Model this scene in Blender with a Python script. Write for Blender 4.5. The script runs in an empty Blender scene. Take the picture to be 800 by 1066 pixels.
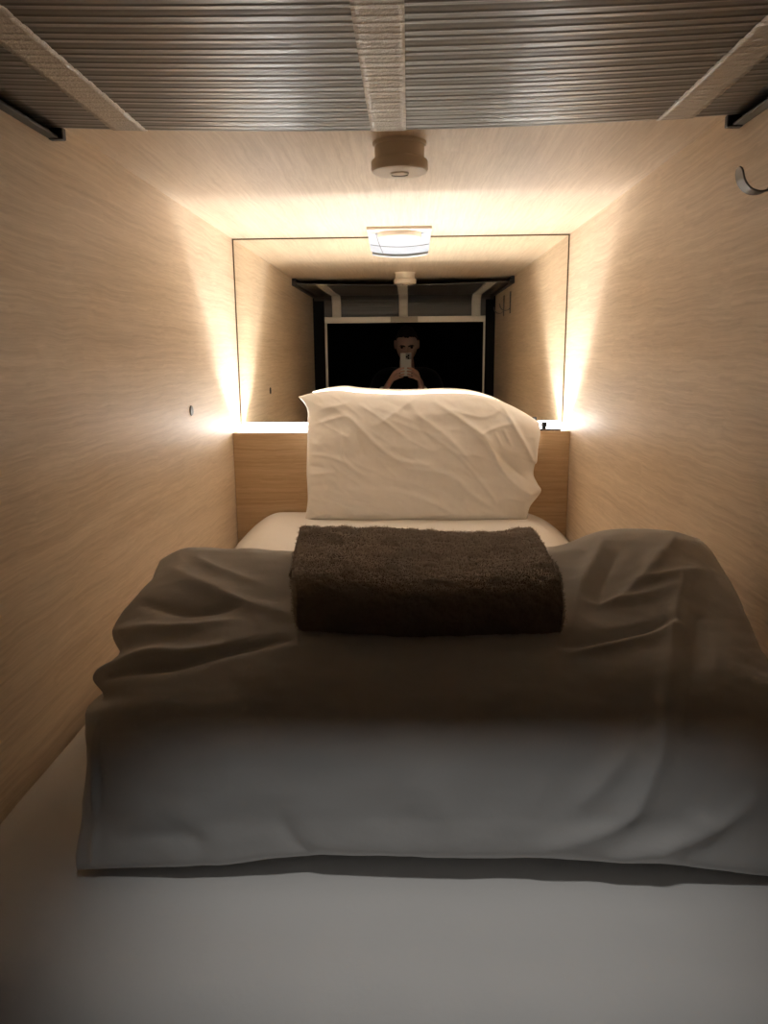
import bpy, bmesh, math, random
import numpy as np
from mathutils import Vector, Matrix, noise

scene = bpy.context.scene
COL = scene.collection
random.seed(7)
RNG = np.random.default_rng(7)

# ------------------------------------------------------------------ camera, world, lights, exposure
# Metres; the camera stands at the origin in front of the sleeping pod, the pod runs along +Y, Z is up.
XL, XR = -0.555, 0.502          # inner faces of the side walls
YM = 2.5                        # mirror face
ZC = 0.366                      # pod ceiling
ZL = -0.2335                    # top of the headboard ledge
YL = 2.376                      # front of the headboard ledge
YE = 0.45                       # pod entrance

cam_data = bpy.data.cameras.new('camera')
cam = bpy.data.objects.new('camera', cam_data)
COL.objects.link(cam)
scene.camera = cam
FW, RT, UP = Vector((-.0328, .9790, -.2011)), Vector((.9994, .0316, -.0091)), Vector((.0026, .2019, .9794))
FW.normalize(); RT = (RT - FW * RT.dot(FW)).normalized(); UP = RT.cross(FW)
cam.matrix_world = Matrix(((RT.x, UP.x, -FW.x, 0), (RT.y, UP.y, -FW.y, 0), (RT.z, UP.z, -FW.z, 0), (0, 0, 0, 1)))
cam_data.sensor_fit = 'HORIZONTAL'
cam_data.sensor_width = 36.0
cam_data.lens = 36.0 * 791.0 / 800.0
cam_data.clip_start = 0.004

world = bpy.data.worlds.new('dark_corridor')
scene.world = world
world.use_nodes = True
world.node_tree.nodes['Background'].inputs[0].default_value = (.6, .7, 1, 1)
world.node_tree.nodes['Background'].inputs[1].default_value = 0.0

LED_COLOR = (1.0, .99, .98)
LED_FAN = 3.55          # watts thrown upward by the strip under the mirror
LED_GLOW = 7.0        # emission of its milky cover
SPOT_POWER = 10.0

def area_light(name, loc, rot, sx, sy, power, color, spread):
    d = bpy.data.lights.new(name, 'AREA')
    d.shape = 'RECTANGLE'; d.size = sx; d.size_y = sy; d.energy = power; d.color = color; d.spread = spread
    o = bpy.data.objects.new(name, d); COL.objects.link(o)
    o.location = loc; o.rotation_euler = rot
    return o

area_light('led_strip_light', ((XL + XR) / 2, 2.462, ZL + .003), (math.pi + math.radians(38), 0, 0), .90, .006, LED_FAN, LED_COLOR, math.pi)
sd = bpy.data.lights.new('corridor_downlight', 'SPOT')
sd.energy = SPOT_POWER; sd.color = (1.0, .975, .93); sd.shadow_soft_size = .065
sd.spot_size = math.radians(28); sd.spot_blend = 1.0
so = bpy.data.objects.new('corridor_downlight', sd); COL.objects.link(so)
so.location = (.01, .012, 1.12)
so.rotation_euler = (Vector((.04, .64, -.48)) - Vector(so.location)).to_track_quat('-Z', 'Y').to_euler()

scene.view_settings.view_transform = 'Standard'
scene.view_settings.look = 'None'
scene.view_settings.gamma = 1.0
scene.view_settings.use_curve_mapping = False
scene.view_settings.exposure = 1.57
scene.cycles.max_bounces = 16
scene.cycles.diffuse_bounces = 8
scene.cycles.glossy_bounces = 8
scene.cycles.sample_clamp_indirect = 6.0
scene.cycles.blur_glossy = 0.6

# ------------------------------------------------------------------ helpers
def link_mesh(name, me, mat=None, parent=None, smooth=True):
    o = bpy.data.objects.new(name, me)
    COL.objects.link(o)
    if mat: me.materials.append(mat)
    if smooth:
        me.polygons.foreach_set('use_smooth', [True] * len(me.polygons))
    if parent is not None:
        o.parent = parent
        o.matrix_parent_inverse = Matrix.Translation(-parent.location)
        if parent.parent is not None:
            o.matrix_parent_inverse = Matrix.Identity(4)
    return o

def obj(name, bm, mat=None, parent=None, smooth=False):
    bmesh.ops.recalc_face_normals(bm, faces=bm.faces[:])
    me = bpy.data.meshes.new(name)
    bm.to_mesh(me); bm.free()
    return link_mesh(name, me, mat, parent, smooth)

def pyobj(name, verts, faces, mat=None, parent=None, smooth=True):
    me = bpy.data.meshes.new(name)
    me.from_pydata([tuple(v) for v in verts], [], faces)
    me.update()
    return link_mesh(name, me, mat, parent, smooth)

def thing(name, label, cat, loc=(0, 0, 0), group=None):
    o = bpy.data.objects.new(name, None)
    o.empty_display_size = .05
    COL.objects.link(o)
    o.location = loc
    return tag(o, label, cat, group)

def tag(o, label, cat, group=None):
    o['label'] = label; o['category'] = cat
    if group: o['group'] = group
    return o

def struct(o):
    o['kind'] = 'structure'
    return o

def add_box(bm, lo, hi, bev=0.0, seg=2):
    lo, hi = Vector(lo), Vector(hi)
    r = bmesh.ops.create_cube(bm, size=1.0)
    vs = r['verts']
    for v in vs:
        v.co = Vector(((lo.x + hi.x) / 2 + v.co.x * (hi.x - lo.x), (lo.y + hi.y) / 2 + v.co.y * (hi.y - lo.y), (lo.z + hi.z) / 2 + v.co.z * (hi.z - lo.z)))
    if bev > 0:
        es = list({e for v in vs for e in v.link_edges})
        bmesh.ops.bevel(bm, geom=es, offset=bev, segments=seg, profile=.5, affect='EDGES')

def box(name, lo, hi, mat, parent=None, bev=0.0, seg=2):
    bm = bmesh.new(); add_box(bm, lo, hi, bev, seg)
    return obj(name, bm, mat, parent, smooth=False)

def add_lathe(bm, prof, center, n=48, axis='Z'):
    """prof: list of (radius, height) turned about an axis through center."""
    c = Vector(center); rings = []
    for r, h in prof:
        ring = []
        for i in range(n):
            a = 2 * math.pi * i / n
            if axis == 'Z': p = Vector((r * math.cos(a), r * math.sin(a), h))
            else: p = Vector((h, r * math.cos(a), r * math.sin(a)))
            ring.append(bm.verts.new(c + p))
        rings.append(ring)
    for A, B in zip(rings, rings[1:]):
        for i in range(n):
            bm.faces.new((A[i], A[(i + 1) % n], B[(i + 1) % n], B[i]))
    for ring in (rings[0], rings[-1]):
        try: bm.faces.new(ring)
        except ValueError: pass

def lathe(name, prof, center, mat, parent=None, n=48, axis='Z'):
    bm = bmesh.new(); add_lathe(bm, prof, center, n, axis)
    o = obj(name, bm, mat, parent, smooth=True)
    return sharp(o)

def sharp(o, deg=35):
    bm = bmesh.new(); bm.from_mesh(o.data)
    for e in bm.edges:
        if len(e.link_faces) == 2 and e.calc_face_angle(0) > math.radians(deg): e.smooth = False
    bm.to_mesh(o.data); bm.free()
    return o

def add_tube(bm, pts, rad, n=12):
    pts = [Vector(p) for p in pts]; rings = []
    rad = rad if isinstance(rad, (list, tuple)) else [rad] * len(pts)
    for i, p in enumerate(pts):
        t = (pts[min(i + 1, len(pts) - 1)] - pts[max(i - 1, 0)]).normalized()
        a = t.cross(Vector((0, 0, 1)))
        if a.length < .05: a = t.cross(Vector((0, 1, 0)))
        a.normalize(); b = t.cross(a)
        rings.append([bm.verts.new(p + (a * math.cos(2 * math.pi * k / n) + b * math.sin(2 * math.pi * k / n)) * rad[i]) for k in range(n)])
    for A, B in zip(rings, rings[1:]):
        for i in range(n): bm.faces.new((A[i], A[(i + 1) % n], B[(i + 1) % n], B[i]))
    bm.faces.new(rings[0]); bm.faces.new(rings[-1])

# smooth curves and cloth surfaces
def crom(P, n, closed=False):
    P = np.asarray(P, float); k = len(P)
    t = np.linspace(0, k, n, endpoint=False) if closed else np.linspace(0, k - 1, n)
    i = np.floor(t).astype(int)
    if not closed: i = np.minimum(i, k - 2)
    f = (t - i).reshape((-1,) + (1,) * (P.ndim - 1))
    g = (lambda j: P[j % k]) if closed else (lambda j: P[np.clip(j, 0, k - 1)])
    a, b, c, d = g(i - 1), g(i), g(i + 1), g(i + 2)
    return .5 * ((2 * b) + (c - a) * f + (2 * a - 5 * b + 4 * c - d) * f * f + (3 * b - a - 3 * c + d) * f ** 3)

def resample(P, n):
    P = np.asarray(P, float); Q = crom(P, len(P) * 24)
    s = np.r_[0, np.cumsum(np.linalg.norm(np.diff(Q, axis=0), axis=1))]
    t = np.linspace(0, s[-1], n)
    return np.stack([np.interp(t, s, Q[:, j]) for j in range(Q.shape[1])], 1)

def loft(rows, nu, nv):
    return crom(np.stack([resample(r, nu) for r in rows]), nv, closed=True)

def coons(L, R, B, T, nu, nv):
    L, R, B, T = resample(L, nv), resample(R, nv), resample(B, nu), resample(T, nu)
    u = np.linspace(0, 1, nu)[None, :, None]; v = np.linspace(0, 1, nv)[:, None, None]
    return ((1 - v) * B[None] + v * T[None] + (1 - u) * L[:, None] + u * R[:, None]
            - ((1 - u) * (1 - v) * B[0] + u * (1 - v) * B[-1] + (1 - u) * v * T[0] + u * v * T[-1]))

def round_ends(G, bulge, k=7):
    """close the two open ends of a loft with soft rounded caps"""
    def cap(col, sgn):
        c = col.mean(0); out = []
        for j in range(1, k + 1):
            a = j / k * math.pi / 2
            q = c + (col - c) * max(math.cos(a), .02)
            q[:, 0] = col[:, 0] * math.cos(a) + c[0] * (1 - math.cos(a)) + sgn * bulge * math.sin(a)
            out.append(q)
        return out
    cols = [G[:, i] for i in range(G.shape[1])]
    cols = cap(cols[0], -1)[::-1] + cols + cap(cols[-1], 1)
    return np.stack(cols, 1)

def grid_faces(nv, nu, closed_v=False):
    f = []
    for j in range(nv if closed_v else nv - 1):
        for i in range(nu - 1):
            a, b = j * nu + i, ((j + 1) % nv) * nu + i
            f.append((a, a + 1, b + 1, b))
    return f

def normals_of(me):
    n = np.empty(len(me.vertices) * 3); me.vertices.foreach_get('normal', n)
    return n.reshape(-1, 3)

def fold_heights(S, folds):
    """height of hand-placed fabric folds at the points S"""
    h = np.zeros(len(S))
    for pts, amp, w in folds:
        m = 90
        Q = resample(pts, m) if len(pts) > 2 else np.linspace(pts[0], pts[1], m)
        best = np.full(len(S), 9.0); k = np.zeros(len(S))
        for i, q in enumerate(Q):
            d2 = ((S - q) ** 2).sum(1); c = d2 < best
            best[c] = d2[c]; k[c] = i
        t = k / (m - 1)
        h += amp * np.exp(-(best / w ** 2) ** .72) * np.sqrt(np.clip(np.sin(math.pi * (t * .9 + .05)), 0, 1))
    return h

def fbm(S, scale, octaves=3, seed=0.0):
    return np.array([noise.fractal(Vector((p[0] * scale + seed, p[1] * scale, p[2] * scale)), 1.0, 2.0, octaves) for p in S])

def push(o, h):
    me = o.data; n = normals_of(me)
    co = np.empty(len(me.vertices) * 3); me.vertices.foreach_get('co', co)
    co = co.reshape(-1, 3) + n * h[:, None]
    me.vertices.foreach_set('co', co.ravel()); me.update()

def orient(o):
    bm = bmesh.new(); bm.from_mesh(o.data)
    bmesh.ops.recalc_face_normals(bm, faces=bm.faces[:]); bm.to_mesh(o.data); bm.free(); o.data.update()

# ------------------------------------------------------------------ materials
def new_mat(name, color=(.5, .5, .5), rough=.5, metal=0.0, spec=.5):
    m = bpy.data.materials.new(name); m.use_nodes = True
    b = m.node_tree.nodes['Principled BSDF']
    b.inputs['Base Color'].default_value = (*color, 1)
    b.inputs['Roughness'].default_value = rough
    b.inputs['Metallic'].default_value = metal
    b.inputs['Specular IOR Level'].default_value = spec
    return m

def nd(m, t, **kw):
    n = m.node_tree.nodes.new(t)
    for k, v in kw.items(): setattr(n, k, v)
    return n

def lk(m, a, b): m.node_tree.links.new(a, b)

def wood(name, dark, light, along='Y', rough=.48, spec=.6, fine=1.0):
    """pale oak laminate, grain running along one axis"""
    m = new_mat(name, light, rough, 0, spec)
    b = m.node_tree.nodes['Principled BSDF']
    tc = nd(m, 'ShaderNodeTexCoord')
    warp = nd(m, 'ShaderNodeTexNoise'); warp.inputs['Scale'].default_value = 7.0; warp.inputs['Detail'].default_value = 3
    sub = nd(m, 'ShaderNodeVectorMath', operation='SUBTRACT'); sub.inputs[1].default_value = (.5, .5, .5)
    scl = nd(m, 'ShaderNodeVectorMath', operation='MULTIPLY')
    w = .020
    scl.inputs[1].default_value = (w, 0, w) if along == 'Y' else (0, w, w)
    add = nd(m, 'ShaderNodeVectorMath', operation='ADD')
    lk(m, tc.outputs['Object'], warp.inputs['Vector']); lk(m, warp.outputs['Color'], sub.inputs[0])
    lk(m, sub.outputs[0], scl.inputs[0]); lk(m, tc.outputs['Object'], add.inputs[0]); lk(m, scl.outputs[0], add.inputs[1])
    def layer(across, run, detail, rough_):
        mp = nd(m, 'ShaderNodeMapping')
        mp.inputs['Scale'].default_value = (across, run, across) if along == 'Y' else (run, across, across)
        n = nd(m, 'ShaderNodeTexNoise'); n.inputs['Scale'].default_value = 1.0
        n.inputs['Detail'].default_value = detail; n.inputs['Roughness'].default_value = rough_
        lk(m, add.outputs[0], mp.inputs['Vector']); lk(m, mp.outputs[0], n.inputs['Vector'])
        return n
    broad = layer(16 * fine, .8, 3, .55); streak = layer(150 * fine, 3.0, 3, .6); pore = layer(420 * fine, 9, 2, .6)
    mx = nd(m, 'ShaderNodeMix'); mx.data_type = 'FLOAT'; mx.inputs[0].default_value = .62
    lk(m, broad.outputs['Fac'], mx.inputs[2]); lk(m, streak.outputs['Fac'], mx.inputs[3])
    mx2 = nd(m, 'ShaderNodeMix'); mx2.data_type = 'FLOAT'; mx2.inputs[0].default_value = .25
    lk(m, mx.outputs[0], mx2.inputs[2]); lk(m, pore.outputs['Fac'], mx2.inputs[3])
    ramp = nd(m, 'ShaderNodeValToRGB')
    ramp.color_ramp.elements[0].position = .36; ramp.color_ramp.elements[0].color = (*dark, 1)
    ramp.color_ramp.elements[1].position = .62; ramp.color_ramp.elements[1].color = (*light, 1)
    lk(m, mx2.outputs[0], ramp.inputs['Fac']); lk(m, ramp.outputs['Color'], b.inputs['Base Color'])
    bump = nd(m, 'ShaderNodeBump'); bump.inputs['Strength'].default_value = .10; bump.inputs['Distance'].default_value = .002
    lk(m, mx2.outputs[0], bump.inputs['Height']); lk(m, bump.outputs[0], b.inputs['Normal'])
    return m

def cloth(name, color, weave=1400, strength=.12, rough=.9, sheen=.15):
    m = new_mat(name, color, rough, 0, .2)
    b = m.node_tree.nodes['Principled BSDF']
    b.inputs['Sheen Weight'].default_value = sheen; b.inputs['Sheen Roughness'].default_value = .5
    tc = nd(m, 'ShaderNodeTexCoord')
    n1 = nd(m, 'ShaderNodeTexNoise'); n1.inputs['Scale'].default_value = 26; n1.inputs['Detail'].default_value = 4
    n2 = nd(m, 'ShaderNodeTexNoise'); n2.inputs['Scale'].default_value = weave; n2.inputs['Detail'].default_value = 1
    mx = nd(m, 'ShaderNodeMix'); mx.data_type = 'FLOAT'; mx.inputs[0].default_value = .06
    lk(m, tc.outputs['Object'], n1.inputs['Vector']); lk(m, tc.outputs['Object'], n2.inputs['Vector'])
    lk(m, n1.outputs['Fac'], mx.inputs[2]); lk(m, n2.outputs['Fac'], mx.inputs[3])
    bump = nd(m, 'ShaderNodeBump'); bump.inputs['Strength'].default_value = strength; bump.inputs['Distance'].default_value = .012
    lk(m, mx.outputs[0], bump.inputs['Height']); lk(m, bump.outputs[0], b.inputs['Normal'])
    return m

def emit(name, color, strength):
    m = new_mat(name, (.8, .8, .8), .4)
    b = m.node_tree.nodes['Principled BSDF']
    b.inputs['Emission Color'].default_value = (*color, 1); b.inputs['Emission Strength'].default_value = strength
    return m

OAK_D, OAK_L = (.55, .43, .305), (.76, .63, .48)
M_WALL = wood('oak_laminate', OAK_D, OAK_L, 'Y')
M_CEIL = wood('oak_laminate_ceiling', (.58, .46, .335), (.76, .635, .49), 'Y', rough=.46)
M_HEAD = wood('oak_headboard', (.44, .30, .17), (.62, .45, .28), 'X', rough=.5, spec=.4)
M_SHEET = cloth('white_cotton_sheet', (.80, .79, .78))
M_DUVET = cloth('white_cotton_duvet', (.70, .69, .68))
M_PILLOW = cloth('white_pillowcase', (.87, .87, .87))
M_TOWEL = cloth('taupe_fleece', (.40, .345, .295), 300, .2, 1.0, .35)
M_MIRROR = new_mat('silvered_glass', (.86, .84, .77), 0.0, 1.0)
M_DARKEDGE = new_mat('mirror_edge', (.10, .065, .03), .4)
M_BLACK = new_mat('black_lacquer', (.003, .003, .0035), .45, 0, .12)
M_CORR = new_mat('matt_black_panel', (.004, .004, .005), .8, 0, .1)
M_RAIL = new_mat('dark_anodised_rail', (.05, .05, .055), .35, .6)
M_ALU = new_mat('satin_aluminium', (.62, .58, .52), .38, .9)
M_ALU_D = new_mat('brushed_grip', (.34, .31, .27), .45, .8)
M_STEEL = new_mat('brushed_steel', (.13, .127, .125), .38, 1.0)
M_PLASTIC = new_mat('cream_plastic', (.74, .66, .56), .45)
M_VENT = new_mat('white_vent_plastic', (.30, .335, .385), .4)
M_SHADE = new_mat('dark_seam', (.10, .09, .08), .7)
M_LED = emit('led_cover', LED_COLOR, LED_GLOW)

# ------------------------------------------------------------------ control points of the soft furnishings (metres)
DUVET_ROWS = [
 [(-.328,.655,-.495),(-.262,.655,-.492),(-.176,.655,-.486),(-.110,.655,-.479),(-.025,.655,-.474),(.068,.655,-.476),(.160,.655,-.477),(.252,.655,-.481),(.335,.655,-.491),(.416,.655,-.496)],
 [(-.325,.668,-.446),(-.257,.652,-.434),(-.172,.649,-.431),(-.107,.648,-.430),(-.024,.648,-.427),(.066,.648,-.426),(.156,.648,-.425),(.246,.649,-.426),(.328,.652,-.433),(.418,.668,-.447)],
 [(-.322,.684,-.397),(-.259,.668,-.387),(-.173,.665,-.383),(-.108,.664,-.382),(-.025,.664,-.381),(.067,.664,-.380),(.158,.664,-.379),(.248,.665,-.381),(.331,.668,-.384),(.410,.684,-.396)],
 [(-.339,.722,-.363),(-.270,.706,-.356),(-.180,.703,-.353),(-.112,.702,-.352),(-.025,.702,-.351),(.070,.702,-.351),(.165,.702,-.350),(.250,.703,-.350),(.331,.706,-.351),(.410,.722,-.358)],
 [(-.326,.746,-.356),(-.277,.730,-.344),(-.185,.727,-.339),(-.115,.726,-.336),(-.026,.726,-.336),(.072,.726,-.335),(.169,.726,-.335),(.247,.727,-.333),(.330,.730,-.334),(.401,.746,-.340)],
 [(-.349,.777,-.345),(-.287,.761,-.333),(-.192,.758,-.326),(-.119,.757,-.322),(-.027,.757,-.320),(.075,.757,-.319),(.175,.757,-.319),(.256,.758,-.318),(.327,.761,-.320),(.389,.777,-.332)],
 [(-.332,.820,-.332),(-.290,.804,-.322),(-.201,.801,-.313),(-.125,.800,-.309),(-.028,.800,-.308),(.078,.800,-.308),(.184,.800,-.307),(.258,.801,-.307),(.327,.804,-.309),(.390,.820,-.319)],
 [(-.358,.870,-.321),(-.300,.854,-.310),(-.212,.851,-.305),(-.132,.850,-.301),(-.030,.850,-.300),(.083,.850,-.298),(.194,.850,-.298),(.272,.851,-.297),(.334,.854,-.297),(.397,.870,-.307)],
 [(-.348,.930,-.299),(-.300,.914,-.291),(-.225,.911,-.291),(-.140,.910,-.291),(-.031,.910,-.291),(.088,.910,-.289),(.207,.910,-.287),(.283,.911,-.281),(.343,.914,-.280),(.407,.930,-.293)],
 [(-.346,1.000,-.288),(-.307,.984,-.279),(-.241,.981,-.281),(-.150,.980,-.283),(-.034,.980,-.285),(.095,.980,-.283),(.209,.980,-.277),(.284,.981,-.261),(.354,.984,-.258),(.418,1.000,-.280)],
 [(-.363,1.075,-.289),(-.326,1.063,-.273),(-.259,1.060,-.275),(-.161,1.060,-.281),(-.036,1.060,-.283),(.102,1.060,-.282),(.211,1.060,-.274),(.278,1.060,-.253),(.360,1.063,-.247),(.416,1.075,-.261)],
 [(-.363,1.150,-.311),(-.326,1.138,-.295),(-.259,1.135,-.297),(-.161,1.135,-.303),(-.036,1.135,-.305),(.102,1.135,-.304),(.211,1.135,-.296),(.278,1.135,-.275),(.360,1.138,-.269),(.416,1.150,-.283)],
 [(-.363,1.205,-.379),(-.326,1.193,-.363),(-.259,1.190,-.365),(-.161,1.190,-.371),(-.036,1.190,-.373),(.102,1.190,-.372),(.211,1.190,-.364),(.278,1.190,-.343),(.360,1.193,-.337),(.416,1.205,-.351)],
 [(-.363,1.215,-.440),(-.326,1.203,-.440),(-.259,1.200,-.440),(-.161,1.200,-.440),(-.036,1.200,-.440),(.102,1.200,-.440),(.211,1.200,-.440),(.278,1.200,-.440),(.360,1.203,-.440),(.416,1.215,-.440)],
 [(-.363,1.155,-.497),(-.326,1.143,-.497),(-.259,1.140,-.497),(-.161,1.140,-.497),(-.036,1.140,-.497),(.102,1.140,-.497),(.211,1.140,-.497),(.278,1.140,-.497),(.360,1.143,-.497),(.416,1.155,-.497)],
 [(-.330,.930,-.498),(-.248,.930,-.498),(-.166,.930,-.498),(-.083,.930,-.498),(-.001,.930,-.498),(.081,.930,-.498),(.163,.930,-.498),(.246,.930,-.498),(.328,.930,-.498),(.410,.930,-.498)],
 [(-.325,.760,-.496),(-.243,.760,-.496),(-.162,.760,-.496),(-.080,.760,-.496),(.002,.760,-.496),(.083,.760,-.496),(.165,.760,-.496),(.247,.760,-.496),(.328,.760,-.496),(.410,.760,-.496)]]
TOWEL_ROWS = [
 [(-.124,.815,-.305),(-.072,.815,-.313),(.004,.815,-.319),(.102,.815,-.320),(.168,.815,-.313)],
 [(-.126,.808,-.284),(-.071,.802,-.286),(.004,.802,-.291),(.100,.802,-.290),(.171,.808,-.286)],
 [(-.126,.816,-.262),(-.071,.812,-.263),(.004,.812,-.265),(.100,.812,-.265),(.171,.816,-.260)],
 [(-.128,.846,-.250),(-.073,.842,-.250),(.004,.842,-.253),(.103,.842,-.254),(.171,.846,-.247)],
 [(-.136,.904,-.249),(-.078,.900,-.249),(.005,.900,-.252),(.110,.900,-.253),(.172,.904,-.244)],
 [(-.146,.989,-.250),(-.085,.985,-.249),(.005,.985,-.253),(.107,.985,-.253),(.174,.989,-.247)],
 [(-.155,1.075,-.244),(-.092,1.075,-.243),(.006,1.075,-.246),(.096,1.075,-.251),(.174,1.075,-.245)],
 [(-.155,1.087,-.260),(-.092,1.087,-.259),(.006,1.087,-.262),(.096,1.087,-.267),(.174,1.087,-.261)],
 [(-.155,1.065,-.274),(-.092,1.065,-.273),(.006,1.065,-.276),(.096,1.065,-.281),(.174,1.065,-.275)],
 [(-.128,.930,-.284),(-.073,.930,-.284),(.004,.930,-.284),(.103,.930,-.284),(.171,.930,-.284)],
 [(-.124,.845,-.309),(-.072,.845,-.317),(.004,.845,-.323),(.102,.845,-.324),(.168,.845,-.317)]]
PILLOW_LEFT = [(-.323,2.285,-.498),(-.312,2.293,-.433),(-.314,2.304,-.345),(-.311,2.315,-.257),(-.309,2.323,-.199),(-.311,2.328,-.153),(-.336,2.333,-.119)]
PILLOW_TOP = [(-.336,2.333,-.119),(-.286,2.334,-.107),(-.221,2.335,-.100),(-.148,2.334,-.108),(-.017,2.333,-.114),(.129,2.334,-.111),(.216,2.333,-.119),(.289,2.330,-.141),(.347,2.326,-.170),(.396,2.322,-.201)]
PILLOW_RIGHT = [(.361,2.285,-.496),(.367,2.290,-.464),(.376,2.292,-.446),(.403,2.296,-.409),(.392,2.299,-.385),(.380,2.303,-.359),(.383,2.306,-.330),(.390,2.308,-.319),(.393,2.313,-.278),(.399,2.318,-.238),(.396,2.322,-.201)]
PILLOW_BOTTOM = [(-.323,2.285,-.498),(-.225,2.285,-.501),(-.077,2.285,-.502),(.071,2.285,-.503),(.218,2.285,-.502),(.361,2.285,-.496)]
DUVET_FOLDS = [
 ([(-.329,.768,-.342),(-.255,.766,-.328),(-.205,.783,-.318),(-.137,.798,-.310)], -0.009, 0.0076),
 ([(-.346,.788,-.342),(-.297,.792,-.327),(-.240,.787,-.320),(-.211,.798,-.315)], 0.0075, 0.0119),
 ([(-.349,.858,-.323),(-.277,.833,-.313),(-.213,.844,-.306)], 0.0075, 0.0119),
 ([(-.332,.901,-.302),(-.273,.870,-.303),(-.205,.878,-.298)], -0.0075, 0.0085),
 ([(-.327,.991,-.282),(-.272,.934,-.286),(-.207,.888,-.296),(-.143,.853,-.301)], 0.0075, 0.0153),
 ([(-.298,1.023,-.273),(-.261,.982,-.280),(-.195,.938,-.287)], 0.006, 0.0102),
 ([(.172,.790,-.310),(.231,.810,-.305),(.300,.836,-.300)], -0.012, 0.0076),
 ([(.179,.775,-.313),(.235,.790,-.309),(.299,.819,-.303)], 0.0075, 0.0102),
 ([(.341,.924,-.277),(.299,.824,-.303),(.254,.705,-.348),(.233,.661,-.386)], 0.009, 0.0119),
 ([(.333,.848,-.299),(.290,.742,-.325),(.267,.689,-.360)], -0.0075, 0.0119),
 ([(.193,.646,-.466),(.265,.646,-.445),(.322,.655,-.413)], 0.009, 0.0102),
 ([(.129,.644,-.456),(.200,.648,-.428),(.228,.661,-.385),(.245,.689,-.359)], 0.009, 0.011),
 ([(.157,.649,-.415),(.196,.663,-.381),(.214,.678,-.367)], 0.0075, 0.011),
 ([(.237,.644,-.459),(.276,.649,-.431),(.356,.815,-.497)], 0.0075, 0.0085),
 ([(.269,1.029,-.256),(.214,.915,-.285),(.187,.822,-.303)], 0.009, 0.0119),
 ([(.288,1.008,-.255),(.242,.921,-.282),(.219,.848,-.298)], -0.006, 0.0102),
 ([(.370,1.034,-.251),(.299,.933,-.273),(.245,.878,-.291)], 0.0075, 0.011),
 ([(.280,.915,-.279),(.331,.929,-.274),(.372,.953,-.274)], 0.006, 0.0085),
 ([(.212,.878,-.292),(.263,.883,-.289),(.320,.901,-.283)], 0.0045, 0.0076),
 ([(-.284,.652,-.457),(-.210,.646,-.451),(-.204,.673,-.493)], -0.006, 0.0102),
 ([(-.123,.648,-.433),(-.108,.644,-.460),(-.092,.648,-.471)], -0.006, 0.011),
 ([(-.322,.711,-.366),(-.312,.672,-.417),(-.311,.649,-.485)], 0.006, 0.0034),
 ([(-.317,.710,-.366),(-.307,.670,-.416),(-.317,.665,-.498)], -0.0045, 0.0034),
 ([(-.024,.688,-.360),(.028,.650,-.413),(.048,.644,-.460)], 0.0045, 0.0255),
 ([(-.162,.671,-.375),(-.181,.652,-.413),(-.220,.645,-.463)], 0.0045, 0.0255)]
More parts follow.
